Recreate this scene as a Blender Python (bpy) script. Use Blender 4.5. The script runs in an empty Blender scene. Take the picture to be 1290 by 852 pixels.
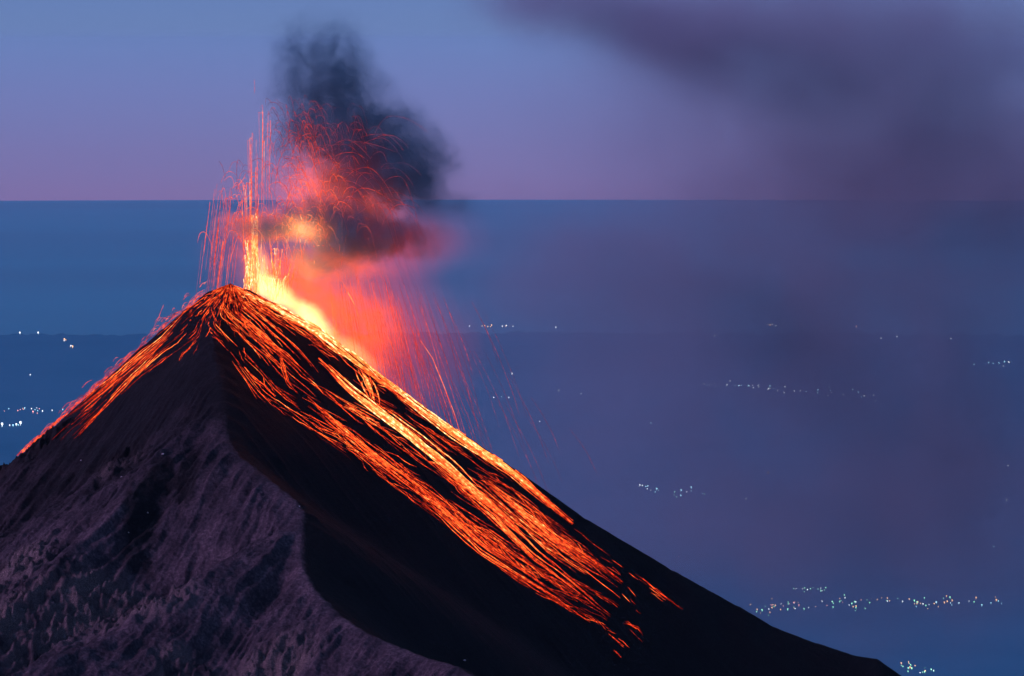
import bpy, math, random
import numpy as np
from mathutils import Vector
random.seed(7); rng = np.random.default_rng(11)
S = bpy.context.scene; COL = S.collection
R_ = math.radians

# ------------------------------------------------------------------ camera
H0 = 3900.0; RE = 6371000.0
F = 5661.0; PITCH = R_(3.766)
cd = bpy.data.cameras.new('camera'); cam = bpy.data.objects.new('camera', cd); COL.objects.link(cam)
cam.location = (0, 0, H0); cam.rotation_euler = (math.pi/2 - PITCH, 0, 0)
cd.sensor_width = 36; cd.lens = 36*F/1290.0; cd.clip_start = 1; cd.clip_end = 600000
S.camera = cam

# ------------------------------------------------------------------ world
def ramp(nt, fac, stops, interp='LINEAR'):
    r = nt.nodes.new('ShaderNodeValToRGB'); r.color_ramp.interpolation = interp
    e = r.color_ramp.elements
    while len(e) < len(stops): e.new(0.5)
    for k, (p, c) in enumerate(stops):
        e[k].position = p; e[k].color = (*c[:3], 1)
    if fac is not None: nt.links.new(fac, r.inputs[0])
    return r.outputs[0]
def math_(nt, op, a, b=None, c=None, clamp=False):
    m = nt.nodes.new('ShaderNodeMath'); m.operation = op; m.use_clamp = clamp
    for i, v in enumerate((a, b, c)):
        if v is None: continue
        if isinstance(v, (int, float)): m.inputs[i].default_value = v
        else: nt.links.new(v, m.inputs[i])
    return m.outputs[0]
def vmath(nt, op, a, b=None):
    m = nt.nodes.new('ShaderNodeVectorMath'); m.operation = op
    for i, v in enumerate((a, b)):
        if v is None: continue
        if isinstance(v, (tuple, list)): m.inputs[i].default_value = v
        else: nt.links.new(v, m.inputs[i])
    return m.outputs[1] if op in ('LENGTH', 'DISTANCE', 'DOT_PRODUCT') else m.outputs[0]
def noise(nt, vec, scale, detail=4, rough=.55, dist=0):
    n = nt.nodes.new('ShaderNodeTexNoise'); n.inputs['Scale'].default_value = scale
    n.inputs['Detail'].default_value = detail; n.inputs['Roughness'].default_value = rough
    n.inputs['Distortion'].default_value = dist
    if vec is not None: nt.links.new(vec, n.inputs['Vector'])
    return n
def maprange(nt, v, a, b, c=0., d=1., smooth=False):
    m = nt.nodes.new('ShaderNodeMapRange'); m.interpolation_type = 'SMOOTHSTEP' if smooth else 'LINEAR'
    nt.links.new(v, m.inputs['Value'])
    for k, x in zip(('From Min', 'From Max', 'To Min', 'To Max'), (a, b, c, d)): m.inputs[k].default_value = x
    return m.outputs[0]

SUN_EL, SUN_AZ = 21.0, 245.0      # the afterglow stands left of and behind the camera (compass from +Y)
w = bpy.data.worlds.new('World'); S.world = w; w.use_nodes = True
nt = w.node_tree; nt.nodes.clear()
tc = nt.nodes.new('ShaderNodeTexCoord')
sep = nt.nodes.new('ShaderNodeSeparateXYZ'); nt.links.new(tc.outputs['Generated'], sep.inputs[0])
# the visible horizon of the round earth lies 2 degrees under the horizontal: lift the vector by that
zr = math_(nt, 'ADD', sep.outputs['Z'], 0.036)
comb = nt.nodes.new('ShaderNodeCombineXYZ')
nt.links.new(sep.outputs['X'], comb.inputs[0]); nt.links.new(sep.outputs['Y'], comb.inputs[1]); nt.links.new(zr, comb.inputs[2])
sky = nt.nodes.new('ShaderNodeTexSky'); sky.sky_type = 'NISHITA'; sky.sun_disc = False
sky.sun_elevation = R_(SUN_EL); sky.sun_rotation = R_(SUN_AZ); sky.altitude = 3900
sky.air_density = 1.0; sky.dust_density = 1.0; sky.ozone_density = 3.0
nt.links.new(comb.outputs[0], sky.inputs[0])
b1 = nt.nodes.new('ShaderNodeBackground'); b1.inputs[1].default_value = 0.004
nt.links.new(sky.outputs[0], b1.inputs[0])
# twilight bands: mauve earth-shadow belt, then clear blue, then dusky zenith
zz = math_(nt, 'POWER', math_(nt, 'MAXIMUM', zr, 0.0), 0.5)       # 0 at horizon; 0.21 at top of frame
col = ramp(nt, zz, [(0.0, (.265, .125, .30)), (.06, (.275, .145, .33)), (.11, (.245, .175, .39)), (.16, (.205, .225, .49)),
                    (.190, (.170, .255, .53)), (.196, (.150, .235, .50)), (.212, (.138, .228, .51)), (.35, (.15, .26, .56)), (.6, (.13, .22, .50)), (1.0, (.09, .16, .38))])
b2 = nt.nodes.new('ShaderNodeBackground'); b2.inputs[1].default_value = .88
nt.links.new(col, b2.inputs[0])
ad = nt.nodes.new('ShaderNodeAddShader'); nt.links.new(b1.outputs[0], ad.inputs[0]); nt.links.new(b2.outputs[0], ad.inputs[1])
wo = nt.nodes.new('ShaderNodeOutputWorld'); nt.links.new(ad.outputs[0], wo.inputs[0])

# ------------------------------------------------------------------ sun (afterglow)
sl = bpy.data.lights.new('sun', 'SUN'); sun = bpy.data.objects.new('sun', sl); COL.objects.link(sun)
sl.energy = 2.25; sl.angle = R_(9); sl.color = (.90, .52, 1.0)
az = R_(SUN_AZ)
sd = Vector((math.sin(az)*math.cos(R_(SUN_EL)), math.cos(az)*math.cos(R_(SUN_EL)), math.sin(R_(SUN_EL))))
sun.rotation_euler = sd.to_track_quat('Z', 'Y').to_euler()

S.view_settings.view_transform = 'Standard'; S.view_settings.look = 'None'
S.view_settings.exposure = 0; S.view_settings.gamma = 1; S.view_settings.use_curve_mapping = False
S.cycles.use_denoising = True; S.cycles.use_adaptive_sampling = True; S.cycles.adaptive_threshold = 0.03; S.cycles.max_bounces = 4; S.cycles.volume_bounces = 1
S.cycles.diffuse_bounces = 1; S.cycles.glossy_bounces = 1; S.cycles.transparent_max_bounces = 16
S.cycles.volume_step_rate = 1.0; S.cycles.volume_max_steps = 256
S.cycles.sample_clamp_indirect = 4

# ------------------------------------------------------------------ helpers
SP, CP = math.sin(PITCH), math.cos(PITCH)
def W(px, py, Y):
    """point of the place that lies at distance Y (north of the camera) in that bearing"""
    u = (px-645)/F; v = (426-py)/F
    dy = CP + v*SP; dz = -SP + v*CP
    return np.array((u/dy*Y, Y, H0 + dz/dy*Y))
def dirs(px, py):
    px = np.asarray(px, float); py = np.asarray(py, float)
    u = (px-645)/F; v = (426-py)/F
    dy = CP + v*SP; dz = -SP + v*CP
    return u/dy, dz/dy
def tag(o, label=None, cat=None, group=None, kind=None):
    if label: o['label'] = label
    if cat: o['category'] = cat
    if group: o['group'] = group
    if kind: o['kind'] = kind
    return o
def empty(name, loc):
    o = bpy.data.objects.new(name, None); o.location = loc; COL.objects.link(o); return o
def mesh_np(name, V, Q, mat, parent=None, smooth=True, attrs=None):
    V = np.asarray(V, np.float32); Q = np.asarray(Q, np.int32)
    me = bpy.data.meshes.new(name); n = Q.shape[1]
    me.vertices.add(len(V)); me.vertices.foreach_set('co', V.ravel())
    me.loops.add(Q.size); me.loops.foreach_set('vertex_index', Q.ravel())
    me.polygons.add(len(Q)); me.polygons.foreach_set('loop_start', np.arange(0, Q.size, n, dtype=np.int32))
    me.polygons.foreach_set('loop_total', np.full(len(Q), n, np.int32))
    me.polygons.foreach_set('use_smooth', np.full(len(Q), smooth))
    me.update(calc_edges=True)
    for k, a in (attrs or {}).items():
        at = me.attributes.new(k, 'FLOAT', 'POINT'); at.data.foreach_set('value', np.asarray(a, np.float32))
    for m in (mat if isinstance(mat, (list, tuple)) else [mat]): me.materials.append(m)
    o = bpy.data.objects.new(name, me); COL.objects.link(o); o.parent = parent
    return o
def new_mat(name):
    m = bpy.data.materials.new(name); m.use_nodes = True; m.node_tree.nodes.clear()
    out = m.node_tree.nodes.new('ShaderNodeOutputMaterial'); return m, m.node_tree, out

# numpy noise
def _hash(ix, iy, seed):
    h = (ix.astype(np.int64)*374761393 + iy.astype(np.int64)*668265263 + seed*2147483647) & 0xffffffff
    h = ((h ^ (h >> 13))*1274126177) & 0xffffffff
    return ((h ^ (h >> 16)) & 0xffffff)/float(0xffffff)
def vnoise(x, y, seed=0):
    ix = np.floor(x); iy = np.floor(y); fx = x-ix; fy = y-iy
    fx = fx*fx*fx*(fx*(fx*6-15)+10); fy = fy*fy*fy*(fy*(fy*6-15)+10)
    a = _hash(ix, iy, seed); b = _hash(ix+1, iy, seed); c = _hash(ix, iy+1, seed); d = _hash(ix+1, iy+1, seed)
    return (a*(1-fx)+b*fx)*(1-fy) + (c*(1-fx)+d*fx)*fy
def fbm(x, y, seed=0, o=5, g=.5, ridged=False):
    s = 0; a = 1; t = 0
    for k in range(o):
        n = vnoise(x*2**k + 17.3*k, y*2**k - 9.1*k, seed+k)
        if ridged: n = 1-abs(2*n-1)
        s = s + a*n; t += a; a *= g
    return s/t

# ------------------------------------------------------------------ the mountain
Y0 = 3000.0
def poly(pts):  # (px,py,Y[,kf,kb]) -> arrays
    return np.array([W(p[0], p[1], p[2]) for p in pts])
RIGHT = [(268, 366, 3000), (290, 359, 3000), (312, 364, 3000), (345, 381, 3002), (400, 411, 3003), (440, 441, 3004), (480, 472, 3004), (560, 531, 3004), (650, 592, 3004), (740, 655, 3004),
         (850, 720, 3004), (930, 764, 3004), (975, 790, 3004), (1030, 811, 3004), (1078, 826, 3004), (1104, 830, 3004), (1140, 854, 3004), (1300, 980, 3004), (3500, 2400, 3004), (9000, 5600, 3004)]
LEFT = [(290, 359, 3000), (262, 370, 3000), (238, 387, 3000), (205, 415, 3000), (180, 436, 3000), (120, 490, 3000), (62, 543, 3000), (30, 572, 2998), (0, 601, 2996), (-80, 670, 2990),
        (-300, 860, 2980), (-2500, 2200, 2900), (-8000, 5400, 2900)]
SPUR = [(288, 366, 2998), (274, 400, 2960), (268, 432, 2925), (280, 490, 2868), (286, 556, 2808), (330, 598, 2768), (378, 642, 2732), (377, 700, 2682), (398, 746, 2642),
        (450, 791, 2600), (528, 826, 2560), (592, 850, 2520), (680, 940, 2440), (900, 1500, 2000), (1000, 3000, 1200)]
SUBA = [(268, 520, 2850), (215, 575, 2805), (150, 645, 2752), (60, 735, 2688), (-20, 805, 2630), (-300, 1100, 2400), (-1500, 3000, 1500)]
SUBB = [(376, 668, 2712), (300, 712, 2668), (235, 748, 2640), (150, 790, 2604), (50, 852, 2556), (-100, 960, 2480), (-900, 3000, 1400)]
def spline(P, n=4, upto=12):
    out = []
    for i in range(len(P)-1):
        if i >= upto: out.append(P[i]); continue
        a = P[max(i-1, 0)]; b = P[i]; c = P[i+1]; d = P[min(i+2, len(P)-1)]
        if np.linalg.norm(d-c) > 150: d = c + (c-b)
        for k in range(n):
            t = k/n
            out.append(.5*((2*b) + (c-a)*t + (2*a-5*b+4*c-d)*t*t + (3*b-a-3*c+d)*t**3))
    out.append(P[-1]); return np.array(out)
def tent(X, Y, pts, kf, kb, kfar=None, side=None):
    P = poly(pts)
    if pts is not RIGHT and pts is not LEFT: P = spline(P)
    D_ = []; Z_ = []
    for i in range(len(P)-1):
        a = P[i]; b = P[i+1]; d = b[:2]-a[:2]; L2 = d@d
        t = np.clip(((X-a[0])*d[0] + (Y-a[1])*d[1])/L2, 0, 1)
        cx = a[0]+t*d[0]; cy = a[1]+t*d[1]; cz = a[2]+t*(b[2]-a[2])
        dist = np.hypot(X-cx, Y-cy)
        cr = d[0]*(Y-cy) - d[1]*(X-cx)      # >0: left of the line's direction
        k1 = kf
        if kfar is not None:
            m = np.clip((np.hypot(cx-P[0][0], cy-P[0][1]))/200, 0, 1); k1 = kf + (kfar-kf)*m
        k = np.where(cr < 0, k1, kb)
        if i == 0: k = np.where(t <= 0, np.maximum(k, 1.05), k)
        soft = np.sqrt(dist*dist + 9) - 3    # slightly rounded crest
        D_.append(dist); Z_.append(cz - k*soft)
    D_ = np.array(D_, np.float32); Z_ = np.array(Z_, np.float32); dm = D_.min(0)
    w_ = np.exp(-(D_-dm)/(1.5 + dm*.12)) + 1e-9
    return (Z_*w_).sum(0)/w_.sum(0)
def smax(a, b, k):
    h = np.clip(.5 + .5*(a-b)/k, 0, 1)
    return b*(1-h) + a*h + k*h*(1-h)
def inter(xs, c):   # plan distance helper
    return np.interp(xs, [p[0] for p in c], [p[1] for p in c])
SX, SY_, SZ = W(290, 359, 3000)
def spur_side(X, Y):
    """plan distance to the spur crest, positive on its right side"""
    P = spline(poly(SPUR)); bd = np.full(X.shape, 1e9); bs = np.zeros(X.shape)
    for i in range(len(P)-1):
        a = P[i]; b = P[i+1]; d = b[:2]-a[:2]; L2 = d@d
        t = np.clip(((X-a[0])*d[0] + (Y-a[1])*d[1])/L2, 0, 1)
        dx = X-a[0]-t*d[0]; dy = Y-a[1]-t*d[1]; dist = np.hypot(dx, dy)
        s = np.sign(d[0]*dy - d[1]*dx)
        m = dist < bd; bd = np.where(m, dist, bd); bs = np.where(m, s, bs)
    return bd*bs
def crag_mask(X, Y):
    m = 0
    for (px, py, yy, rx, ry) in CRAGS:
        c = W(px, py, yy)
        m = np.maximum(m, np.clip(1.25-np.hypot((X-c[0])/rx, (Y-c[1])/ry), 0, 1))
    return np.clip(m*1.6, 0, 1)
CRAGS = [(40, 775, 2655, 45, 40), (120, 740, 2680, 40, 30), (350, 790, 2590, 26, 22), (10, 700, 2740, 30, 45), (240, 800, 2585, 22, 16), (180, 770, 2640, 30, 26),
         (35, 600, 2960, 34, 18), (150, 575, 2850, 18, 22)]
def height(X, Y, detail=True):
    r = tent(X, Y, RIGHT, .60, .75, .47)
    l = tent(X, Y, LEFT, .75, .60)           # direction runs left: front is on its left side
    s = tent(X, Y, SPUR, 1.0, .60, .62)
    a = tent(X, Y, SUBA, .42, .75)
    b = tent(X, Y, SUBB, .42, .80)
    h = smax(r, l, 3); h = smax(h, s, 5); h = smax(h, a, 5); h = smax(h, b, 5)
    if not detail: return h
    sd_ = spur_side(X, Y); dd = np.hypot(X-SX, Y-SY_)
    # the front-left side carries gullies running down and to the left
    leftm = np.clip(-sd_/14, 0, 1)*np.clip((dd-60)/120, 0, 1)*np.clip((2992-Y)/60, 0, 1)
    c, s_ = math.cos(R_(58)), math.sin(R_(58))
    wx = X + 10*(fbm(X/45, Y/45, 40, 3)-.5); wy = Y + 10*(fbm(X/45+9, Y/45, 50, 3)-.5)
    al = (-wx*c - wy*s_); ac = (wx*s_ - wy*c)
    g = fbm(ac/17, al/95, 3, 4, .5, True)-.55
    h = h + leftm*15.0*g
    g2 = fbm(ac/5, al/22, 8, 4, .55, True)-.55
    h = h + leftm*4.5*g2
    cm = crag_mask(X, Y)
    h = h + cm*(15*(fbm(X/9, Y/13, 21, 5, .58, True)-.6) + 8*(fbm(ac/4, al/14, 24, 4, .6, True)-.5))
    h = h + leftm*1.5*(fbm(X/2.6, Y/2.6, 60, 3, .6)-.5)
    h = h + .8*(fbm(X/9, Y/9, 70, 4)-.5) * np.clip((dd-10)/30, 0.35, 1)
    # lava channels worn into the right flank, radiating from the vent
    rm = np.clip(sd_/20, 0, 1)*np.clip((3003-Y)/14, 0, 1)*np.clip(dd/60, 0, 1)
    ca, sa = math.cos(R_(-40)), math.sin(R_(-40))
    al2 = X*ca + Y*sa; ac2 = -X*sa + Y*ca
    h = h + rm*2.6*(fbm(ac2/13, al2/120, 33, 4, .55, True)-.55)
    # rough crest of the summit
    h = h + np.exp(-(dd/38)**2)*1.6*(fbm(X/4, Y/4, 80, 4, .6)-.5)
    return h
def graded(lo, hi, step, far_lo, far_hi, grow=1.22):
    c = list(np.arange(lo, hi+step, step)); s = step; x = c[-1]
    while x < far_hi: s *= grow; x += s; c.append(x)
    s = step; x = c[0]; pre = []
    while x > far_lo: s *= grow; x -= s; pre.append(x)
    return np.array(pre[::-1] + c)
gx = graded(-352, 285, .95, -6500, 6500); gy = graded(2500, 3015, 1.0, -2500, 9500)
GX, GY = np.meshgrid(gx, gy); GZ = height(GX, GY)
fade = np.clip((np.hypot(GX-SX, GY-SY_)-5200)/1500, 0, 1); GZ = GZ*(1-fade) + (-60)*fade
GZ = np.maximum(GZ, -60)
nx, ny = len(gx), len(gy)
def zat(x, y):
    i = np.clip(np.searchsorted(gx, x)-1, 0, nx-2); j = np.clip(np.searchsorted(gy, y)-1, 0, ny-2)
    fx = (x-gx[i])/(gx[i+1]-gx[i]); fy = (y-gy[j])/(gy[j+1]-gy[j])
    return (GZ[j, i]*(1-fx)+GZ[j, i+1]*fx)*(1-fy) + (GZ[j+1, i]*(1-fx)+GZ[j+1, i+1]*fx)*fy
YS = np.arange(2505, 3012, 1.5)
def project(px, py):
    """where the line of sight first meets the slope; NaN where it passes over"""
    ux, uz = dirs(px, py); out = np.full((len(ux), 3), np.nan); done = np.zeros(len(ux), bool)
    prev = None
    for y in YS:
        g = (H0+uz*y) - zat(ux*y, np.full(len(ux), y))
        hit = (g <= 0) & ~done
        if hit.any() and prev is not None:
            f = prev[hit]/(prev[hit]-g[hit]+1e-9); yy = y-1.5+1.5*f
            out[hit] = np.stack([ux[hit]*yy, yy, H0+uz[hit]*yy], 1); done |= hit
        prev = g
    return out

# masks for the mountain's materials, with shade painted into the dark ones
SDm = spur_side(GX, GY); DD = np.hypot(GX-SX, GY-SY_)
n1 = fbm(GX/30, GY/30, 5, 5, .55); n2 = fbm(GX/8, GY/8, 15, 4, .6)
ash = np.clip((SDm + 5*(n2-.5))/3.0, 0, 1)                                  # fresh black ash right of the spur crest, that flank's shade painted in
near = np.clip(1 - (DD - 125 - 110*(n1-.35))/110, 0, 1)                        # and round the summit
hollow = 0  # shadowed hollows, painted dark into the slope colour
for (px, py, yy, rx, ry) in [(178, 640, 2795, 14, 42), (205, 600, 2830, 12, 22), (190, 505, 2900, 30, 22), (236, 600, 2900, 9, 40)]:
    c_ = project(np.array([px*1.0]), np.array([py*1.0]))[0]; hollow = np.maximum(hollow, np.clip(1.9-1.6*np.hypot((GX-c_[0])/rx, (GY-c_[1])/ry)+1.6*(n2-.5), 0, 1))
ASH_SHADE = np.clip(np.maximum(np.maximum(ash, near*.93), hollow*.9), 0, 1)
CR = crag_mask(GX, GY)

m_mt, nt, out = new_mat('volcanic_slope')
ge = nt.nodes.new('ShaderNodeNewGeometry'); pos = ge.outputs['Position']
aa = nt.nodes.new('ShaderNodeAttribute'); aa.attribute_name = 'ash'  # ash together with the painted shade
ac_ = nt.nodes.new('ShaderNodeAttribute'); ac_.attribute_name = 'crag'
na = noise(nt, pos, .045, 6, .6); nb = noise(nt, pos, .5, 5, .65); nc = noise(nt, pos, 1.6, 3, .6)
scrub = ramp(nt, nb.outputs['Fac'], [(.32, (.028, .023, .031)), (.5, (.054, .042, .053)), (.70, (.105, .082, .098))])
patch = ramp(nt, na.outputs['Fac'], [(.33, (.45, .45, .50)), (.5, (.9, .85, .9)), (.67, (1.55, 1.38, 1.38))])
mx = nt.nodes.new('ShaderNodeMix'); mx.data_type = 'RGBA'; mx.blend_type = 'MULTIPLY'; mx.inputs[0].default_value = 1
nt.links.new(scrub, mx.inputs[6]); nt.links.new(patch, mx.inputs[7])
rock = ramp(nt, nc.outputs['Fac'], [(.3, (.03, .024, .028)), (.5, (.10, .075, .08)), (.75, (.26, .19, .19))])
mr = nt.nodes.new('ShaderNodeMix'); mr.data_type = 'RGBA'
nt.links.new(math_(nt, 'MULTIPLY', ac_.outputs['Fac'], maprange(nt, na.outputs['Fac'], .35, .6)), mr.inputs[0])
nt.links.new(mx.outputs[2], mr.inputs[6]); nt.links.new(rock, mr.inputs[7])
dark = ramp(nt, nb.outputs['Fac'], [(.3, (.003, .003, .004)), (.8, (.009, .009, .012))])  # near-black for ash and painted shade alike
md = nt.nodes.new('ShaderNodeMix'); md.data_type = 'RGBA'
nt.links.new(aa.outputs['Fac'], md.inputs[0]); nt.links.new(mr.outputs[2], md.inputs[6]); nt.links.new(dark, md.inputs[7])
bs = nt.nodes.new('ShaderNodeBsdfPrincipled'); bs.inputs['Roughness'].default_value = .95
bs.inputs['Specular IOR Level'].default_value = .1
nt.links.new(md.outputs[2], bs.inputs['Base Color'])
bp = nt.nodes.new('ShaderNodeBump'); bp.inputs['Distance'].default_value = 1.6; bp.inputs['Strength'].default_value = .8
nt.links.new(math_(nt, 'ADD', nb.outputs['Fac'], math_(nt, 'MULTIPLY', nc.outputs['Fac'], .35)), bp.inputs['Height'])
nt.links.new(bp.outputs[0], bs.inputs['Normal']); nt.links.new(bs.outputs[0], out.inputs[0])

I = np.arange(nx*ny).reshape(ny, nx)
Q = np.stack([I[:-1, :-1], I[:-1, 1:], I[1:, 1:], I[1:, :-1]], -1).reshape(-1, 4)
mt = mesh_np('mountain', np.stack([GX, GY, GZ], -1).reshape(-1, 3), Q, m_mt, attrs={'ash': ASH_SHADE.ravel(), 'crag': CR.ravel()})
tag(mt, 'dark steep volcano cone of ash and rock', 'mountain', kind='structure')

# ------------------------------------------------------------------ land and sea, on the round earth
def curv(d): return -d*d/(2*RE)
def rings(name, radii, lift, mat, nseg=240, a0=-60, a1=60, rough=0):
    an = np.radians(np.linspace(a0, a1, nseg+1))
    Rr, A = np.meshgrid(radii, an, indexing='ij')
    if rough:   # bays and capes of the shore
        Rr = Rr + rough*(fbm(A*400, A*0+3, 5, 6, .6)-.5)*2*np.clip(1-(Rr-radii[0])/9000, 0, 1)
    V = np.stack([Rr*np.sin(A), Rr*np.cos(A), curv(Rr)+lift], -1).reshape(-1, 3)
    J = np.arange(len(radii)*(nseg+1)).reshape(len(radii), nseg+1)
    Qq = np.stack([J[:-1, :-1], J[:-1, 1:], J[1:, 1:], J[1:, :-1]], -1).reshape(-1, 4)[:, ::-1]
    return mesh_np(name, V, Qq, mat)
m_land, nt, out = new_mat('lowland')
ge = nt.nodes.new('ShaderNodeNewGeometry')
sx = vmath(nt, 'MULTIPLY', ge.outputs['Position'], (1/14000, 1/14000, 0))
n = noise(nt, sx, 1.0, 8, .62); n_ = noise(nt, sx, 9.0, 5, .6)
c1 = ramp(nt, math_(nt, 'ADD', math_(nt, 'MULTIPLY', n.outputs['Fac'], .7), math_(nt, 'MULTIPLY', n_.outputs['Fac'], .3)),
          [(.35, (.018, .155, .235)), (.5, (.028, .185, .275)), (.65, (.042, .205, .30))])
bs = nt.nodes.new('ShaderNodeBsdfPrincipled'); bs.inputs['Roughness'].default_value = 1; bs.inputs['Specular IOR Level'].default_value = 0
nt.links.new(c1, bs.inputs['Base Color']); nt.links.new(bs.outputs[0], out.inputs[0])
COAST = 0
def gdist(py):
    """distance at which the line of sight at that image height meets the round earth"""
    _, dz = dirs(0, py); a = -float(dz)
    disc = a*a - 2*H0/RE
    return RE*(a - math.sqrt(max(disc, 0)))
COAST = gdist(420)
rr = np.concatenate([np.linspace(50, 9000, 12), np.geomspace(9500, 300000, 140)])
tag(rings('ground', rr, 0, m_land, a0=-180, a1=180, nseg=360), kind='structure')
m_sea, nt, out = new_mat('sea_water')
bs = nt.nodes.new('ShaderNodeBsdfPrincipled'); bs.inputs['Base Color'].default_value = (.010, .14, .23, 1)
bs.inputs['Roughness'].default_value = .55; bs.inputs['Specular IOR Level'].default_value = .25
ge = nt.nodes.new('ShaderNodeNewGeometry')
sn = noise(nt, vmath(nt, 'MULTIPLY', ge.outputs['Position'], (1/60000, 1/20000, 0)), 1.0, 5, .55)
cs = ramp(nt, sn.outputs['Fac'], [(.35, (.003, .19, .28)), (.65, (.006, .25, .34))]); nt.links.new(cs, bs.inputs['Base Color'])
nt.links.new(bs.outputs[0], out.inputs[0])
tag(rings('sea', np.geomspace(COAST, 300000, 120), 3, m_sea, a0=-30, a1=30, nseg=1500, rough=900), kind='structure')

# ------------------------------------------------------------------ volumes
def box(name, lo, hi, mat):
    lo = np.array(lo, float); hi = np.array(hi, float); c = (lo+hi)/2
    V = [(x, y, z) for x in (lo[0], hi[0]) for y in (lo[1], hi[1]) for z in (lo[2], hi[2])]
    V = np.array(V)-c
    Qb = [(0, 1, 3, 2), (4, 6, 7, 5), (0, 4, 5, 1), (2, 3, 7, 6), (0, 2, 6, 4), (1, 5, 7, 3)]
    o = mesh_np(name, V, Qb, mat, smooth=False); o.location = c
    return o, c
m_hz, nt, out = new_mat('haze_air')
pv = nt.nodes.new('ShaderNodeVolumePrincipled'); pv.inputs['Color'].default_value = (.50, .80, 1.0, 1)
pv.inputs['Density'].default_value = 2.2e-6; nt.links.new(pv.outputs[0], out.inputs['Volume'])
hz, _ = box('haze', (-160000, -8000, -5200), (160000, 236000, 4140), m_hz); tag(hz, 'thin blue evening air fading the lowland and the sea', 'haze', kind='stuff')

def blobs(nt, P, centre, items, warp=None):
    """sum of soft ellipsoids. items: (px, py, Y, rx_px, rz_px, ry_m, amount, tilt_deg)"""
    tot = None
    for (px, py, yy, rx, rz, ry, amt, tilt) in items:
        c = W(px, py, yy); k = yy/F
        d = vmath(nt, 'SUBTRACT', P, tuple(c))
        if tilt:
            r = nt.nodes.new('ShaderNodeVectorRotate'); r.rotation_type = 'Y_AXIS'; r.inputs['Angle'].default_value = R_(-tilt)
            nt.links.new(d, r.inputs['Vector']); d = r.outputs[0]
        d = vmath(nt, 'MULTIPLY', d, (1/(rx*k), 1/ry, 1/(rz*k)))
        l = vmath(nt, 'LENGTH', d)
        v = maprange(nt, l, 1.0, 0.0, 0.0, amt, smooth=True)
        tot = v if tot is None else math_(nt, 'ADD', tot, v)
    return tot
def warped(nt, scale, amount, stretch=(1, 1, 1), detail=3):
    g = nt.nodes.new('ShaderNodeNewGeometry'); p = g.outputs['Position']
    n = noise(nt, vmath(nt, 'MULTIPLY', p, stretch), scale, detail, .55)
    off = vmath(nt, 'MULTIPLY', vmath(nt, 'SUBTRACT', n.outputs['Color'], (.5, .5, .5)), (amount*2, amount*2, amount*2))
    return p, vmath(nt, 'ADD', p, off)

VY = 3035.0     # the vent lies behind the crest
# --- ash plume
m_ap, nt, out = new_mat('ash_smoke')
p, q = warped(nt, .045, 16)
den = blobs(nt, q, None, [
    (405, 115, VY, 90, 115, 24, .070, 0), (390, 70, VY, 70, 60, 20, .045, 0), (440, 85, VY, 50, 70, 20, .025, 0), (440, 150, VY, 85, 80, 26, .085, 0),
    (495, 195, VY, 85, 80, 28, .12, 0), (455, 225, VY+4, 75, 70, 26, .17, 0), (520, 240, VY, 60, 42, 24, .09, 0),
    (440, 285, VY-6, 115, 42, 26, .20, 12), (350, 285, VY-10, 85, 30, 22, .13, 0), (470, 305, VY-4, 85, 34, 24, .17, -10), (525, 215, VY, 70, 62, 26, .06, 0),
    (395, 180, VY, 60, 60, 22, .06, 0), (560, 260, VY, 70, 30, 26, .03, 0), (410, 330, VY, 60, 26, 20, .12, 0), (530, 300, VY, 60, 40, 26, .05, 0)])
fine = noise(nt, vmath(nt, 'MULTIPLY', q, (1, 1, 1.0)), .09, 5, .6)
# streaked by the long drift of the ash
st = noise(nt, vmath(nt, 'MULTIPLY', p, (.30, .3, .05)), .35, 3, .55)
mod = math_(nt, 'MULTIPLY', maprange(nt, fine.outputs['Fac'], .34, .66, .22, 1.75), maprange(nt, st.outputs['Fac'], .3, .7, .5, 1.5))
den = math_(nt, 'MULTIPLY', den, mod)
pv = nt.nodes.new('ShaderNodeVolumePrincipled'); pv.inputs['Color'].default_value = (.17, .34, .44, 1)
pv.inputs['Anisotropy'].default_value = .1
nt.links.new(den, pv.inputs['Density']); nt.links.new(pv.outputs[0], out.inputs['Volume'])
m_ap.cycles.volume_step_rate = .6
lo = W(255, 372, VY); hi = W(650, 5, VY)
ap, _ = box('ash_plume', (lo[0], VY-42, lo[2]), (hi[0], VY+42, hi[2]+4), m_ap)
tag(ap, 'dark ash plume boiling above the vent', 'ash plume', kind='stuff')

# --- incandescent spray: glows by itself, a mist of burning drops; red light on the cloud painted as emission
m_sp, nt, out = new_mat('spray_cloud_glow')
p, q = warped(nt, .05, 7)
core = blobs(nt, q, None, [(348, 368, VY, 44, 20, 20, 1.0, 28), (392, 400, VY, 50, 19, 20, .8, 38), (325, 345, VY, 20, 50, 12, .35, 0), (440, 440, VY, 60, 18, 18, .22, 38), (380, 288, VY-20, 36, 20, 9, .16, 10)])
mid = blobs(nt, q, None, [(385, 368, VY, 95, 58, 26, .62, 30), (450, 420, VY, 75, 85, 26, .42, 25), (330, 285, VY, 75, 28, 18, .55, 0),
                          (385, 290, VY-4, 55, 28, 14, .45, 0), (430, 335, VY, 90, 34, 24, .28, 5), (400, 240, VY, 72, 62, 18, .30, 0), (470, 260, VY, 60, 50, 18, .16, 0), (320, 330, VY, 40, 55, 14, .25, 0)])
wide = blobs(nt, p, None, [(460, 425, VY, 105, 150, 36, .36, 35), (530, 460, VY, 90, 130, 34, .11, 30), (490, 310, VY, 110, 60, 34, .22, 0), (420, 240, VY, 115, 100, 30, .20, 0),
                           (140, 480, VY-30, 120, 14, 20, .32, -42), (310, 320, VY, 80, 80, 20, .10, 0), (540, 300, VY, 100, 60, 30, .08, 0)])
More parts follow.
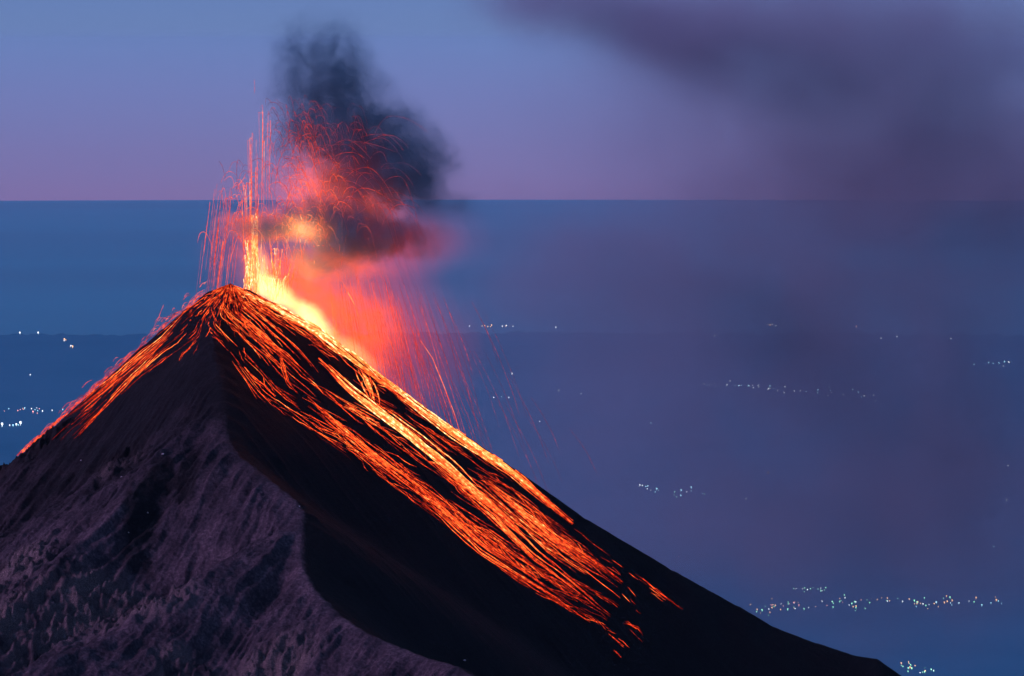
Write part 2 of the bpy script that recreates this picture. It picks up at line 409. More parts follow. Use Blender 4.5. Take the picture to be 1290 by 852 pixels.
rot = nt.nodes.new('ShaderNodeVectorRotate'); rot.rotation_type = 'Y_AXIS'; rot.inputs['Angle'].default_value = R_(20)
nt.links.new(p, rot.inputs['Vector'])
rs = noise(nt, vmath(nt, 'MULTIPLY', rot.outputs[0], (.55, .3, .03)), 1.0, 3, .6)
rain = maprange(nt, rs.outputs['Fac'], .38, .68, .3, 1.9)
bill = noise(nt, vmath(nt, 'MULTIPLY', q, (1, 1, 1.6)), .09, 4, .6)
bm = maprange(nt, bill.outputs['Fac'], .35, .65, .25, 1.7)
def emis(c, s):
    e = nt.nodes.new('ShaderNodeEmission'); e.inputs[0].default_value = (*c, 1); nt.links.new(s, e.inputs[1]); return e.outputs[0]
def add(a, b):
    x = nt.nodes.new('ShaderNodeAddShader'); nt.links.new(a, x.inputs[0]); nt.links.new(b, x.inputs[1]); return x.outputs[0]
K = .055
vol = add(add(emis((1.0, .42, .14), math_(nt, 'MULTIPLY', core, K*7.5)),
              emis((1.0, .11, .018), math_(nt, 'MULTIPLY', math_(nt, 'MULTIPLY', mid, bm), K*3.0))),
          emis((1.0, .05, .03), math_(nt, 'MULTIPLY', math_(nt, 'MULTIPLY', wide, rain), K*.85)))
ab = nt.nodes.new('ShaderNodeVolumeAbsorption'); ab.inputs[0].default_value = (.0, .0, .0, 1)
nt.links.new(math_(nt, 'ADD', math_(nt, 'MULTIPLY', core, .05), math_(nt, 'ADD', math_(nt, 'MULTIPLY', math_(nt, 'MULTIPLY', mid, bm), .085), math_(nt, 'MULTIPLY', wide, .030))), ab.inputs[1])
vol = add(vol, ab.outputs[0])
nt.links.new(vol, out.inputs['Volume'])
m_sp.cycles.volume_step_rate = .6
lo = W(20, 640, VY); hi = W(700, 110, VY)
sp, _ = box('lava_spray_glow', (lo[0], VY-60, lo[2]), (hi[0], VY+41, hi[2]), m_sp)
tag(sp, 'red glowing mist of lava drops and painted cloud glow above the vent and right flank', 'lava spray', kind='stuff')

# --- the wide veil of old smoke drifting off to the right
m_dr, nt, out = new_mat('drifting_smoke')
g = nt.nodes.new('ShaderNodeNewGeometry'); p = g.outputs['Position']
n = noise(nt, p, .006, 4, .55)
q = vmath(nt, 'ADD', p, vmath(nt, 'MULTIPLY', vmath(nt, 'SUBTRACT', n.outputs['Color'], (.5, .5, .5)), (160, 160, 110)))
DY = 4300.0
den = blobs(nt, q, None, [(1000, 120, DY, 430, 190, 260, .0050, 0), (1180, 660, DY, 480, 260, 260, .0042, 0), (1150, 330, DY, 520, 300, 260, .0046, 0), (850, 45, DY, 200, 75, 200, .0115, 0), (690, 15, DY, 135, 75, 180, .0110, 0), (1060, 40, DY, 460, 120, 260, .0070, 0), (1130, 240, DY, 420, 90, 260, .0045, 0),
                          (1230, 190, DY, 260, 160, 220, .0055, 0), (860, 400, DY, 420, 260, 260, .0036, 0), (800, 640, DY, 420, 240, 260, .0036, 0), (1150, 560, DY, 420, 260, 260, .0036, 0), (720, 330, DY, 260, 120, 260, .0030, 0)])
fn = noise(nt, q, .011, 4, .5)
den = math_(nt, 'MULTIPLY', den, maprange(nt, fn.outputs['Fac'], .3, .7, .3, 1.8))
pv = nt.nodes.new('ShaderNodeVolumePrincipled'); pv.inputs['Color'].default_value = (.43, .46, .58, 1)
nt.links.new(den, pv.inputs['Density']); nt.links.new(pv.outputs[0], out.inputs['Volume'])
m_dr.cycles.volume_step_rate = .6
lo = W(330, 900, DY); hi = W(1420, -30, DY)
dr, _ = box('drifting_smoke', (lo[0], DY-260, lo[2]), (hi[0]+60, DY+260, min(hi[2]+40, 4100)), m_dr)
tag(dr, 'faint mauve veil of smoke drifting over the lowland at right', 'smoke', kind='stuff')

# ------------------------------------------------------------------ lava, light trails of its blocks shaped as still tubes
m_lava, nt, out = new_mat('molten_lava')
at = nt.nodes.new('ShaderNodeAttribute'); at.attribute_name = 'melt_heat'
ge = nt.nodes.new('ShaderNodeNewGeometry')
hn = noise(nt, ge.outputs['Position'], .35, 4, .65)
ht = math_(nt, 'ADD', at.outputs['Fac'], maprange(nt, hn.outputs['Fac'], .3, .7, -.30, .24), clamp=True)
lc = ramp(nt, ht, [(0, (.22, .008, .004)), (.18, (.5, .022, .008)), (.4, (1.0, .075, .014)), (.6, (1.0, .17, .03)), (.78, (1.0, .38, .10)), (1, (1.0, .78, .42))])
em = nt.nodes.new('ShaderNodeEmission'); nt.links.new(lc, em.inputs[0])
nt.links.new(maprange(nt, ht, 0, 1, .7, 2.6), em.inputs[1]); nt.links.new(em.outputs[0], out.inputs[0])
m_lava.cycles.emission_sampling = 'NONE'

class Strands:
    def __init__(s): s.V = []; s.Q = []; s.h = []; s.n = 0
    def add(s, P, rad, heat, sides=4):
        """tapered tube through points P"""
        P = np.asarray(P, float); m = len(P)
        if m < 2: return
        rad = np.broadcast_to(rad, m); heat = np.broadcast_to(heat, m)
        T = np.gradient(P, axis=0); T /= np.linalg.norm(T, axis=1, keepdims=True)+1e-9
        up = np.array((.13, .98, .11)); A = np.cross(T, up); A /= np.linalg.norm(A, axis=1, keepdims=True)+1e-9
        B = np.cross(T, A)
        for k in range(sides):
            a = 2*math.pi*k/sides + .4
            s.V.append(P + (A*math.cos(a) + B*math.sin(a))*rad[:, None])
        base = s.n
        for k in range(sides):
            k2 = (k+1) % sides; i = np.arange(m-1)
            s.Q.append(np.stack([base+k*m+i, base+k*m+i+1, base+k2*m+i+1, base+k2*m+i], 1))
        s.h.append(np.tile(heat, sides)); s.n += m*sides
    def build(s, name, mat=None, parent=None):
        return mesh_np(name, np.concatenate(s.V), np.concatenate(s.Q), mat or m_lava, parent, attrs={'melt_heat': np.concatenate(s.h)})

def curve(pts, s):
    pts = np.array(pts, float); d = np.r_[0, np.cumsum(np.hypot(*np.diff(pts, axis=0).T))]; d /= d[-1]
    return np.stack([np.interp(s, d, pts[:, 0]), np.interp(s, d, pts[:, 1])], -1)
RT = [(306, 364), (345, 383), (400, 413), (440, 443), (480, 474), (560, 533), (650, 594), (700, 640), (765, 690), (815, 728), (862, 768)]
RB = [(252, 392), (258, 418), (285, 455), (325, 505), (365, 535), (420, 566), (500, 622), (590, 690), (650, 735), (748, 785), (812, 838)]
LT = [(262, 371), (238, 388), (205, 416), (180, 438), (120, 492), (90, 520), (58, 548)]
LB = [(262, 388), (250, 425), (215, 452), (180, 478), (140, 520), (112, 548), (88, 572)]

def vn1(t, seed): return float(vnoise(np.array([t]), np.array([seed*7.77]), seed)[0])
def wig(n, amp, seed, f=3.0):
    t = np.linspace(0, 1, n); return amp*(fbm(t*f + seed*3.1, np.full(n, seed*1.7), int(seed*13) % 997, 3)-.5)*2
jobs = []     # (bundle, pixel path, radius, heat)
def strand_px(bundle, path, r, heat): jobs.append((bundle, path, r, heat))

DARK = [(378, 455, 34, 15, 40), (352, 478, 26, 9, 45), (440, 478, 30, 12, 38), (512, 522, 42, 9, 38), (590, 588, 48, 8, 37), (470, 560, 26, 6, 38), (640, 632, 40, 7, 38), (300, 440, 14, 22, 0), (560, 625, 40, 7, 38), (250, 400, 8, 10, 0)]
def darkness(x, y):
    v = 0
    for (cx, cy, a, b, th) in DARK:
        t = R_(th); dx = x-cx; dy = y-cy
        u = (dx*math.cos(t)+dy*math.sin(t))/a; w_ = (-dx*math.sin(t)+dy*math.cos(t))/b
        v = max(v, math.exp(-(u*u+w_*w_)))
    return v
def region(bundle, T, B, count, smin, smax_, lenr, vf, heat0, rad, drift=.06, wob=2.6):
    for i in range(count):
        s0 = smin + (smax_-smin)*random.random(); L = random.uniform(*lenr)
        v0 = vf(); n = max(6, int(L*60))
        t = np.linspace(0, 1, n); s = np.clip(s0 + L*t, 0, 1)
        v = v0 + drift*(random.random()-.5)*t*2
        v = np.clip(v, 0.004, 1)[:, None]
        p = curve(T, s)*(1-v) + curve(B, s)*v
        sd = random.random()*60
        p = p + np.stack([wig(n, wob*.6, sd), wig(n, wob, sd+5)], 1)*np.minimum(1, v*12)
        mx_, my_ = p[n//2]
        dk = darkness(mx_, my_)
        if random.random() < dk*1.15: continue
        cl = vnoise(np.array([v0*15 + s0*2.0]), np.array([s0*3.2]), 91)[0]*.65 + vnoise(np.array([v0*34]), np.array([s0*7]), 92)[0]*.35
        if bundle == 'right' and random.random() > max(.025, (cl-.42)*3.6): continue
        clh = (cl-.5)*.7
        h = heat0(s[n//2], float(v[n//2, 0])) + random.choice((random.uniform(-.34, .02), random.uniform(-.12, .2))) - dk*.3 + clh
        if h < .05: continue
        e = np.sin(np.pi*np.clip(t*.97+.015, 0, 1))**.45
        strand_px(bundle, p, rad*random.uniform(.5, 1.25)*e + .04, np.clip(h*(.55+.45*e) - .12*t, 0, 1))

def g_(mu, sg): return min(max(random.gauss(mu, sg), 0.0), 1.0)
# broad unnamed mass of small light trails (nobody could count them)
def heatR(s, v):
    h = .45 - .22*s
    h += .34*math.exp(-((v-.03)/.07)**2)*(s < .72)
    h += .22*math.exp(-((v-.40-.1*s)/.07)**2)*(s > .2)
    h -= .30*max(0, v-.75)*2
    h -= .35*max(0, s-.78)*3
    return h
region('right', RT, RB, 1250, 0.0, .80, (.015, .10), lambda: random.random(), heatR, .165)
region('right', RT, RB, 420, 0.0, .66, (.02, .10), lambda: abs(random.gauss(0, .12)), heatR, .20)
region('right', RT, RB, 330, .20, .78, (.02, .11), lambda: g_(.46, .12), heatR, .20)
region('right', RT, RB, 230, .35, .88, (.015, .08), lambda: g_(.75, .12), heatR, .20)
region('right', RT, RB, 60, .82, .95, (.012, .035), lambda: random.choice([g_(.12, .04), g_(.5, .1), g_(.8, .12), g_(.95, .03)]), lambda s, v: .34, .15, .03, 1.0)
region('left', LT, LB, 48, 0.0, .86, (.06, .22), lambda: random.random()**1.2, lambda s, v: .40-.22*s-.14*v, .17, wob=1.6)
region('left', LT, LB, 22, .3, .82, (.10, .28), lambda: g_(.35, .2), lambda s, v: .50-.25*s, .20, wob=1.6)

# ---- named light trails of lava blocks: bundles of a few fat strands that follow one course
def trail(key, pts, width, n, r, heat, taper=True, wob=2.3):
    for i in range(n):
        a = random.uniform(0, .5)**1.3 if n > 3 else 0; b = random.uniform(.4, 1) if n > 3 and i > 1 else 1; b = max(b, a+.2)
        m = 40; s = np.linspace(a, b, m); p = curve(pts, s)
        tg = np.gradient(p, axis=0); tg /= np.linalg.norm(tg, axis=1, keepdims=True); nn = np.stack([-tg[:, 1], tg[:, 0]], 1)
        o = random.gauss(0, width*.62); e = np.sin(np.pi*np.linspace(.06, .94, m))**.5
        sdd = random.random()*50
        p = p + nn*(o*(.5+e*.5))[:, None] + np.stack([wig(m, wob*.4, sdd, 5), wig(m, wob, sdd+3, 5)], 1)
        strand_px(key, p, r*.5*random.uniform(.55, 1.3)*e + .04, np.clip((heat - .08 - .35*(n > 3)*np.clip(1-np.linspace(0, 1, m)/.2, 0, 1) + random.uniform(-.22, .12))*(.7+.3*e) - (.38 if n > 3 else .1)*s**2, 0, 1))
TRAILS = [
 ('white hot lava stream along the right crest just below the vent', [(325, 369), (360, 391), (400, 414), (440, 446), (480, 477), (520, 507)], 7, 26, .95, .98),
 ('long orange lava stream hugging the right skyline', [(470, 471), (520, 508), (580, 551), (640, 593), (690, 634), (722, 660)], 6, 20, .8, .90),
 ('short bright lava trail plunging between the crest stream and the middle stream', [(452, 462), (462, 478), (468, 492), (474, 512)], 5, 12, .7, .86),
 ('brightest middle lava stream below the forked fall', [(400, 452), (440, 490), (475, 518), (520, 551), (565, 588), (610, 630), (655, 668)], 6, 24, .85, .93),
 ('thin orange lava stream ending in a fan short of the right skyline', [(600, 602), (650, 642), (700, 682), (740, 708), (782, 738)], 8, 18, .55, .72),
 ('lava stream with ragged lower end in the middle of the flank', [(560, 600), (620, 652), (670, 700), (720, 738), (768, 776)], 7, 14, .5, .66),
 ('lowest long lava stream bordering the black valley', [(500, 600), (560, 645), (610, 690), (660, 722), (705, 752), (746, 782)], 7, 16, .5, .66),
 ('narrow lava stream branching off left of the middle stream', [(385, 500), (430, 540), (480, 580), (540, 625), (590, 672)], 6, 16, .5, .62),
 ('curling lava trail below the dark patch on the summit flank', [(352, 442), (356, 462), (362, 482), (375, 496)], 2, 5, .45, .66),
 ('detached lava trail at the inner edge of the black valley', [(308, 463), (318, 474), (334, 486), (347, 500)], 1, 3, .40, .66),
 ('small lava trail isolated near the foot of the right skyline', [(797, 722), (815, 734), (835, 750), (860, 768)], 1.6, 4, .38, .50),
 ('short curved lava trail farthest down the flank', [(783, 784), (795, 787), (803, 792), (810, 800)], 1.4, 4, .38, .55),
 ('tiny lava trail alone at the very bottom of the glow', [(773, 819), (778, 823), (783, 828)], .6, 2, .34, .48),
 ('steep lava stream dropping from the summit into the right flank', [(292, 372), (300, 392), (322, 412), (345, 432), (368, 452), (395, 478)], 9, 20, .5, .62),
 ('upper of the two long lava trails on the left shoulder', [(236, 392), (205, 425), (180, 446), (150, 473), (120, 497), (84, 526)], 5, 7, .42, .72),
 ('lower of the two long lava trails on the left shoulder', [(244, 408), (222, 428), (196, 446), (172, 470), (140, 502), (112, 532), (98, 548)], 5, 7, .42, .70),
 ('faint short lava trail under the left shoulder trails', [(247, 430), (238, 440), (230, 447), (226, 455)], 1, 3, .32, .45),
]
for k, (lab, pts, wd, n, r, heat) in enumerate(TRAILS): trail('S%d' % k, pts, wd, n, r, heat)

# summit dome: embers and short light trails, fanning from the top
for i in range(420):
    a = random.uniform(-1.25, 1.15); d0 = abs(random.gauss(0, 26))+2; L = random.uniform(2, 14)
    cx, cy = 290 + 0.0, 356
    m = 6; t = np.linspace(0, 1, m); rr_ = d0 + L*t
    p = np.stack([cx + np.sin(a)*rr_*1.25, cy + np.cos(a)*rr_*.95 + 6*abs(math.sin(a))*rr_/30], 1) + np.stack([wig(m, 1.2, random.random()*50), wig(m, 1.2, random.random()*50)], 1)
    if random.random() < .5*darkness(*p[2]): continue
    strand_px('dome', p, np.array([.06, .18, .2, .18, .14, .05])*random.uniform(.6, 1.3), np.clip(random.uniform(.02, .5) + .2*(a > .6), 0, 1))

# lay all paths onto the slope in one go
allp = np.concatenate([j[1] for j in jobs]); pr = project(allp[:, 0], allp[:, 1])
bund = {}; k = 0
for key, path, r, heat in jobs:
    m = len(path); P = pr[k:k+m]; k += m
    ok = ~np.isnan(P[:, 0])
    # cut into runs lying on the same piece of slope
    idx = np.where(ok)[0]
    if len(idx) < 2: continue
    brk = [0] + [i+1 for i in range(len(idx)-1) if idx[i+1] != idx[i]+1 or abs(P[idx[i+1], 1]-P[idx[i], 1]) > 14] + [len(idx)]
    r = np.broadcast_to(r, m); heat = np.broadcast_to(heat, m)
    for a, b in zip(brk[:-1], brk[1:]):
        ii = idx[a:b]
        if len(ii) < 2: continue
        Q_ = P[ii].copy(); Q_[:, 1] -= .25; Q_[:, 2] += .15
        bund.setdefault(key, Strands()).add(Q_, r[ii], heat[ii])
tag(bund['right'].build('lava_fine_trails'), 'countless small orange lava light trails covering the right flank', 'lava', kind='stuff')
tag(bund['left'].build('lava_fine_trails'), 'countless small orange lava light trails on the left shoulder', 'lava', kind='stuff')
tag(bund['dome'].build('embers'), 'glowing embers strewn over the summit', 'embers', kind='stuff')
for k, st_ in enumerate(TRAILS):
    if 'S%d' % k in bund: tag(bund['S%d' % k].build('lava_trail'), st_[0], 'lava stream', 'light trails of lava blocks running down the cone')

# ------------------------------------------------------------------ lava in the air, its light trails shaped as strands
def px_path3(pts, Y):   # pixel path at a depth
    return np.array([W(x, y, Y) for x, y in pts])
def arc(st, x, ytop, wd, hl, hr, Y, r, heat, sk=0):
    """one thrown clot's strand: rises hl, falls hr, width wd"""
    m = 22; t = np.linspace(-random.random()**.6, random.uniform(.45, 1), m); wd = wd*random.choice((-1, 1, 1))
    xs = x + wd*t*.5 + sk*t*t; ys = ytop + np.where(t < 0, hl, hr)*np.abs(t)**random.uniform(1.6, 2.4)
    xs = xs + wig(m, .5, random.random()*50, 6)
    e = np.sin(np.pi*np.linspace(.05, .95, m))**.6
    st.add(px_path3(np.stack([xs, ys], 1), Y), r*e+.03, np.clip(heat*(.55+.45*e), 0, 1), 3)
# the fountain: a thing made of its bright jets
fo = empty('lava_fountain', W(330, 372, VY)); tag(fo, 'tall pale orange lava fountain bursting up from the vent', 'lava fountain')
def build_in(st, name, parent):
    o = st.build(name, parent=parent)
    if parent is not None:
        o.matrix_parent_inverse = parent.matrix_world.inverted(); o.matrix_parent_inverse.translation = -parent.location
    return o
for (jx, top, wd, n, r, ht_) in [(313, 300, 9, 26, .30, .92), (323, 268, 12, 30, .28, .85), (342, 312, 26, 34, .20, .82), (356, 290, 40, 26, .13, .62), (320, 168, 14, 12, .13, .55), (332, 128, 15, 9, .12, .58), (314, 225, 14, 16, .16, .66), (345, 348, 20, 16, .2, .95)]:
    st = Strands()
    for i in range(n):
        x0 = jx + random.gauss(0, wd*.35); tp = min(top + random.expovariate(1/34), 352); m = 24; t = np.linspace(0, 1, m)
        xb = jx + (x0-jx)*.4 + random.gauss(0, 2.5); yb = 372+random.uniform(-4, 8)
        yb_vis = min(yb, tp + random.uniform(40, 160))
        ys = yb_vis + (tp-yb_vis)*t; xs = xb + (x0-xb)*(372-ys)/(372-tp+1)
        hk = random.uniform(2, 6)*random.choice((-1, 1)); th = np.linspace(0, math.pi, 8)[1:]
        xs = np.r_[xs, xs[-1] + hk*(1-np.cos(th))/2]; ys = np.r_[ys, ys[-1] - 1.5*np.sin(th) + 9*(th/math.pi)**2]
        e = np.r_[np.linspace(.7, 1, m), np.linspace(1, .25, 7)]
        st.add(px_path3(np.stack([xs, ys], 1), VY + random.uniform(-6, 6)), r*random.uniform(.5, 1.2)*e, np.clip((ht_+random.uniform(-.15, .08))*e, 0, 1), 3)
    build_in(st, 'jet', fo)
# spatter: uncountable hooked light trails of lava in and around the plume
st = Strands()
for i in range(430):
    x = random.gauss(385, 38); y = random.uniform(150, 300) if random.random() < .8 else random.uniform(120, 180)
    if x < 335 and y < 200: continue
    arc(st, x, y, random.uniform(8, 34), random.uniform(6, 22), random.uniform(15, 60), VY + random.uniform(-16, 4), random.uniform(.05, .13), max(.10, min(.72, .16 + (y-130)/330 - abs(x-385)/400 + random.uniform(-.12, .12))), random.uniform(0, 6))
for i in range(40):
    x = random.gauss(300, 12); y = random.uniform(215, 300)
    arc(st, x, y, random.uniform(8, 26), random.uniform(8, 28), random.uniform(12, 50), VY + random.uniform(-16, 6), random.uniform(.06, .12), random.uniform(.3, .6), -random.uniform(0, 4))
for i in range(26):
    x = random.uniform(425, 520); y = random.uniform(140, 260)
    arc(st, x, y, random.uniform(50, 110), random.uniform(10, 40), random.uniform(40, 120), VY + random.uniform(-22, -8), random.uniform(.05, .09), random.uniform(.08, .25), random.uniform(4, 16))
for i in range(190):   # the glowing knot inside the cloud
    x = random.gauss(378, 20); y = random.gauss(286, 12)
    a_ = random.uniform(0, 6.28); L = random.uniform(2, 9); tt = np.linspace(0, 1, 8)
    st.add(px_path3(np.stack([x + math.cos(a_)*L*tt + wig(8, 1.2, random.random()*50), y + math.sin(a_)*L*tt*.6 + 4*tt*tt + wig(8, 1.2, random.random()*50)], 1), VY-12 + random.uniform(-10, 2)), random.uniform(.06, .17)*np.sin(np.pi*np.linspace(.08, .92, 8)), random.uniform(.25, .8), 3); continue
    arc(st, x, y, random.uniform(4, 12), random.uniform(2, 7), random.uniform(3, 12), VY-12 + random.uniform(-10, 2), random.uniform(.10, .26), random.uniform(.45, .9), 0)
tag(st.build('lava_spatter'), 'tangle of thin glowing light trails of lava thrown through the ash cloud', 'lava spatter', kind='stuff')
# curtain falling on the right
st = Strands()
for i in range(420):
    f = abs(random.gauss(0, .42)); x0 = 415 + 190*f; y0 = random.uniform(320, 470) + 60*f
    L = random.uniform(30, 150); sl_ = .12 + .45*f + random.uniform(-.05, .05); m = 16; t = np.linspace(0, 1, m)
    xs = x0 + sl_*L*t*(1-.25*t) + wig(m, .7, random.random()*50, 4); ys = y0 + L*t
    crest = np.interp(xs, [p[0] for p in RIGHT], [p[1] for p in RIGHT]); ok = ys < crest + 4
    if ok.sum() < 5: continue
    e = np.sin(np.pi*np.linspace(.05, .95, m))**.6
    hh = max(.08, .46 - .4*f + random.uniform(-.14, .14))
    P = px_path3(np.stack([xs, ys], 1), VY + random.uniform(-10, 35))
    st.add(P[ok], (random.uniform(.04, .11)*e+.015)[ok], np.clip(hh*(.6+.4*e), 0, 1)[ok], 3)
for i in range(70):   # left of the cone
    x0 = random.gauss(282, 10); y0 = random.uniform(230, 330); L = random.uniform(30, 90); m = 14; t = np.linspace(0, 1, m)
    xs = x0 - L*.12*t; ys = y0 + L*t; crest = np.interp(xs, [205, 238, 262, 290], [415, 387, 370, 359]); ok = ys < crest+3
    if ok.sum() < 4: continue
    st.add(px_path3(np.stack([xs, ys], 1), VY+random.uniform(-10, 10))[ok], random.uniform(.04, .10), random.uniform(.2, .45), 3)
for i in range(260):   # clots bouncing just off the left skyline
    s = random.random(); c = curve(LT + [(30, 572)], np.array([s]))[0]; L = random.uniform(4, 16); m = 6; t = np.linspace(0, 1, m); h_ = random.expovariate(1/3.0)
    xs = c[0] - L*t*.8 ; ys = c[1] - 1 - h_ + L*t*.62 - 2*np.sin(np.pi*t)
    st.add(px_path3(np.stack([xs, ys], 1), 3004), random.uniform(.06, .16), random.uniform(.2, .5), 3)
tag(st.build('falling_lava'), 'curtain of fine red lava light trails falling beside the cone', 'lava rain', kind='stuff')
# a few strands one can point at
for lab, pts, r, h_ in [
  ('brightest single red lava strand falling right of the curtain', [(529, 428), (545, 452), (560, 488), (572, 520), (580, 545)], .22, .56),
  ('short crooked lava strand falling near the top of the curtain', [(431, 354), (437, 366), (446, 382), (452, 400)], .20, .60),
  ('thin lava strand falling between the curtain and the bright strand', [(474, 387), (484, 404), (488, 424), (498, 446)], .16, .45),
  ('highest isolated spark left of the ash column', [(320, 100), (321, 108), (320.5, 118)], .10, .38),
  ('lava strand bouncing high above the left shoulder', [(206, 384), (203, 392), (199, 402), (194, 412)], .14, .42)]:
    st = Strands(); p = curve(pts, np.linspace(0, 1, 24)); p[:, 0] += wig(24, .6, len(lab), 5)
    st.add(px_path3(p, VY-22 if p[0, 0] > 300 else 3003), r*np.sin(np.pi*np.linspace(.06, .94, 24))**.5, h_, 4)
    tag(st.build('lava_air_trail'), lab, 'lava strand', 'single light trails of lava in the air')

# light given off by the vent
for (px, py, yy, e, c, rad) in [(365, 368, VY, 9e5, (1, .22, .06), 10), (385, 288, VY-6, 3e5, (1, .14, .04), 8), (450, 400, VY+6, 2e5, (1, .14, .05), 10)]:
    l = bpy.data.lights.new('vent_glow', 'POINT'); l.energy = e; l.color = c; l.shadow_soft_size = rad
    o = bpy.data.objects.new('vent_glow', l); o.location = W(px, py, yy); COL.objects.link(o)

# ------------------------------------------------------------------ pale specks on the near slope, modelled as rocks
m_bo, nt, out = new_mat('pale_speck')
bs = nt.nodes.new('ShaderNodeBsdfPrincipled'); bs.inputs['Roughness'].default_value = .9
tcn = nt.nodes.new('ShaderNodeTexCoord'); nn_ = noise(nt, tcn.outputs['Object'], .8, 4)
nt.links.new(ramp(nt, nn_.outputs['Fac'], [(.3, (.25, .22, .24)), (.7, (.6, .52, .55))]), bs.inputs['Base Color']); nt.links.new(bs.outputs[0], out.inputs[0])
import bmesh
def rock_mesh(seed):
    bm = bmesh.new(); bmesh.ops.create_icosphere(bm, subdivisions=2, radius=1)
    r = random.Random(seed)
    for v in bm.verts: v.co = Vector((v.co.x*1.2, v.co.y, v.co.z*.75))*(1+r.uniform(-.22, .22))
    me = bpy.data.meshes.new('speck'); bm.to_mesh(me); bm.free(); me.materials.append(m_bo); return me
rocks = [rock_mesh(s) for s in range(4)]
spots = [(205, 572, 1.1, 'pale boulder, upper of the pair high on the left slope'), (153, 601, 1.0, 'pale boulder left of the dark hollow'), (186, 646, .9, 'pale boulder inside the dark hollow on the left slope'),
         (585, 832, 1.3, 'pale boulder standing for a light on the tip of the spur beside the black valley'), (162, 671, .8, 'pale boulder at the foot of the dark hollow'), (377, 638, .7, 'pale boulder on the shoulder of the spur'), (102, 580, .8, 'small pale boulder under the left shoulder trails')]  # the one on the spur tip is a hiker's light painted as pale colour
pp = project(np.array([s[0] for s in spots]), np.array([s[1] for s in spots]))
for k, (s, P) in enumerate(zip(spots, pp)):
    if np.isnan(P[0]): continue
    o = bpy.data.objects.new('speck', rocks[k % 4]); COL.objects.link(o); o.location = P; o.scale = (s[2]*.6,)*3; o.rotation_euler = (0, 0, k*1.3)
    tag(o, s[3], 'speck', 'pale specks on the near slope')

# ------------------------------------------------------------------ lamps of the towns on the plain
def lamp_mat(name, c, e):
    m, nt, out = new_mat(name); em = nt.nodes.new('ShaderNodeEmission'); em.inputs[0].default_value = (*c, 1); em.inputs[1].default_value = e
    nt.links.new(em.outputs[0], out.inputs[0]); m.cycles.emission_sampling = 'NONE'; return m
m_post, nt, out = new_mat('lamp_post_steel'); bs = nt.nodes.new('ShaderNodeBsdfPrincipled'); bs.inputs['Base Color'].default_value = (.2, .2, .2, 1); nt.links.new(bs.outputs[0], out.inputs[0])
LM = [lamp_mat('lamp_light_white', (.85, .95, 1.0), 3.6), lamp_mat('lamp_light_green', (.35, 1.0, .62), 3.0), lamp_mat('lamp_light_amber', (1.0, .55, .25), 3.2), lamp_mat('lamp_light_blue', (.4, .85, 1.0), 3.0), lamp_mat('lamp_light_rose', (1.0, .4, .35), 3.0)]
def lamp_mesh(m):
    bm = bmesh.new()
    bmesh.ops.create_cone(bm, cap_ends=True, segments=6, radius1=.5, radius2=.3, depth=5)
    for v in bm.verts: v.co.z += 2.5
    for f in bm.faces: f.material_index = 0
    n0 = len(bm.faces)
    r = bmesh.ops.create_icosphere(bm, subdivisions=1, radius=1)
    for v in r['verts']: v.co = Vector((v.co.x*3.6, v.co.y*3.6, v.co.z*3.4 + 7))
    for f in list(bm.faces)[n0:]: f.material_index = 1
    me = bpy.data.meshes.new('street_lamp'); bm.to_mesh(me); bm.free(); me.materials.append(m_post); me.materials.append(m); return me
LMESH = [lamp_mesh(m) for m in LM]
def lamp(px, py, size, kind, label, group):
    d = gdist(py); x, _ = dirs(px, py); y = d
    for _ in range(3): y = math.sqrt(max(d*d - (float(x)*y)**2, 1))
    s = d/F*size*(.92 if py > 700 else 1.2)/3.6     # lamp heads farther off are enlarged so that they stay visible
    o = bpy.data.objects.new('street_lamp', LMESH[kind]); COL.objects.link(o)
    o.location = (float(x)*y, y, curv(d)); o.scale = (s, s, s)
    tag(o, label, 'street lamp', group)
def town(pts, n, spread, size, kinds, label, group):
    for i in range(n):
        t = random.random(); x, y = curve(pts, np.array([t]))[0]
        x += random.gauss(0, spread[0]); y += random.gauss(0, spread[1])
        lamp(x, y, size*random.choice((.55, .7, .8, 1.0, 1.25)), random.choice(kinds), label, group)
G = 'lamps of the '
town([(955, 772), (985, 762), (1020, 762), (1060, 758), (1085, 762)], 56, (9, 4.5), .95, [0, 1, 1, 2, 4, 2], 'one of the dense lamps in the left half of the biggest town', G+'biggest town')
town([(1100, 754), (1135, 757), (1165, 762), (1185, 756), (1260, 754)], 48, (9, 3), .95, [0, 1, 1, 3, 2, 2], 'one of the lamps in the right half of the biggest town', G+'biggest town')
town([(1000, 740), (1040, 744)], 16, (5, 2), .75, [1, 1, 0], 'green lamp in the small row above the biggest town', G+'row above the biggest town')
town([(1132, 834), (1155, 841), (1178, 845)], 22, (3, 3), .8, [1, 1, 2, 0], 'lamp of the little town at the lower right edge', G+'little lower town')
town([(799, 609), (815, 614), (835, 628)], 12, (2, 3), .8, [0, 0, 3], 'white lamp in the slanting row left of the middle village', G+'middle village')
town([(845, 625), (878, 608), (890, 628)], 11, (5, 6), .75, [1, 0, 3], 'scattered lamp in the right half of the middle village', G+'middle village')
town([(892, 485), (940, 487), (985, 490), (1020, 495)], 30, (8, 2), .6, [0, 0, 3], 'faint white lamp of the long far village strip', G+'far village strip')
town([(1020, 495), (1075, 494), (1112, 500)], 16, (9, 4), .55, [0, 3], 'faint lamp at the thin right end of the far village', G+'far village strip')
town([(588, 412), (655, 412)], 12, (3, .6), .6, [0, 2], 'lamp on the distant shore just right of the falling lava', G+'distant shore')
town([(960, 410), (1060, 411)], 12, (6, .7), .5, [0, 0, 2], 'lamp on the distant shore at the right', G+'distant shore')
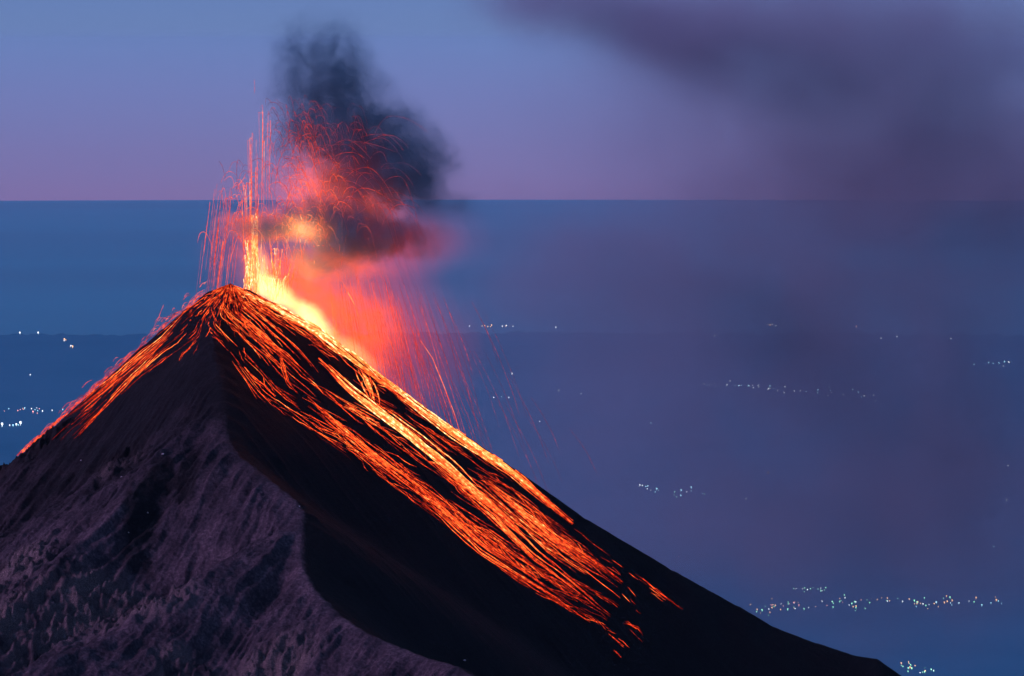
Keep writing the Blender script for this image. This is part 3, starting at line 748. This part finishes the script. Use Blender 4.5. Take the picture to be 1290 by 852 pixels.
town([(1215, 456), (1282, 456)], 9, (4, 1.5), .6, [0, 3], 'lamp of the far hamlet by the right edge', G+'far hamlet')
town([(0, 511), (40, 515), (80, 514)], 17, (4, 3), .7, [0, 3, 4, 2], 'lamp in the scattered row at the left edge', G+'left town')
town([(0, 535), (28, 534)], 7, (3, .8), 1.2, [0, 3], 'large bright lamp on the lower left edge', G+'left town')
town([(80, 426), (95, 441)], 7, (1.5, 1.5), .65, [0, 2], 'lamp in the slanting chain left of the cone', G+'slanting chain')
for (x, y, sz, kd, lab) in [(25, 419, 1.1, 0, 'left one of the twin lamps on the far left shore'), (48, 419, 1.1, 0, 'right one of the twin lamps on the far left shore'), (38, 471, .7, 0, 'lone lamp on the plain at far left below the shore'),
    (968, 596, .8, 2, 'lone warm lamp right of the middle village'), (940, 629, .7, 0, 'lone white lamp right of the middle village'), (1270, 585, .7, 0, 'upper of two lone lamps by the right edge'), (1268, 628, .7, 0, 'lower of two lone lamps by the right edge'),
    (645, 472, .8, 0, 'lone lamp high right of the falling lava'), (1079, 412, 1.1, 4, 'reddish lamp alone on the shore line'), (700, 414, .9, 0, 'bright lamp on the shore right of the shore row'), (900, 424, .7, 0, 'lone lamp just below the shore line'),
    (1110, 426, .7, 0, 'left lamp of three loners below the right shore'), (1130, 424, .7, 0, 'middle lamp of three loners below the right shore'), (1198, 426, .7, 0, 'right lamp of three loners below the right shore'),
    (622, 502, .7, 0, 'leftmost lamp of the farm row right of the lava'), (632, 501, .6, 3, 'second lamp of the farm row right of the lava'), (641, 502, .7, 0, 'third lamp of the farm row right of the lava'),
    (704, 493, .6, 0, 'left of the two lamps beyond the farm row'), (732, 497, .6, 0, 'right of the two lamps beyond the farm row'), (680, 532, .6, 0, 'lone lamp below the farm row'), (820, 534, .6, 3, 'dim lamp midway above the middle village'),
    (1092, 542, .5, 0, 'dim lamp beneath the far village strip'), (918, 664, .5, 0, 'dim lamp on the plain above the biggest town'), (1252, 686, .5, 3, 'dim bluish lamp in the dark plain at right'), (855, 702, .5, 4, 'dim lamp near the foot of the cone'), (870, 648, .5, 0, 'dim lamp below the middle village')]:
    lamp(x, y, sz*.8, kd, lab, 'single lamps on the plain')
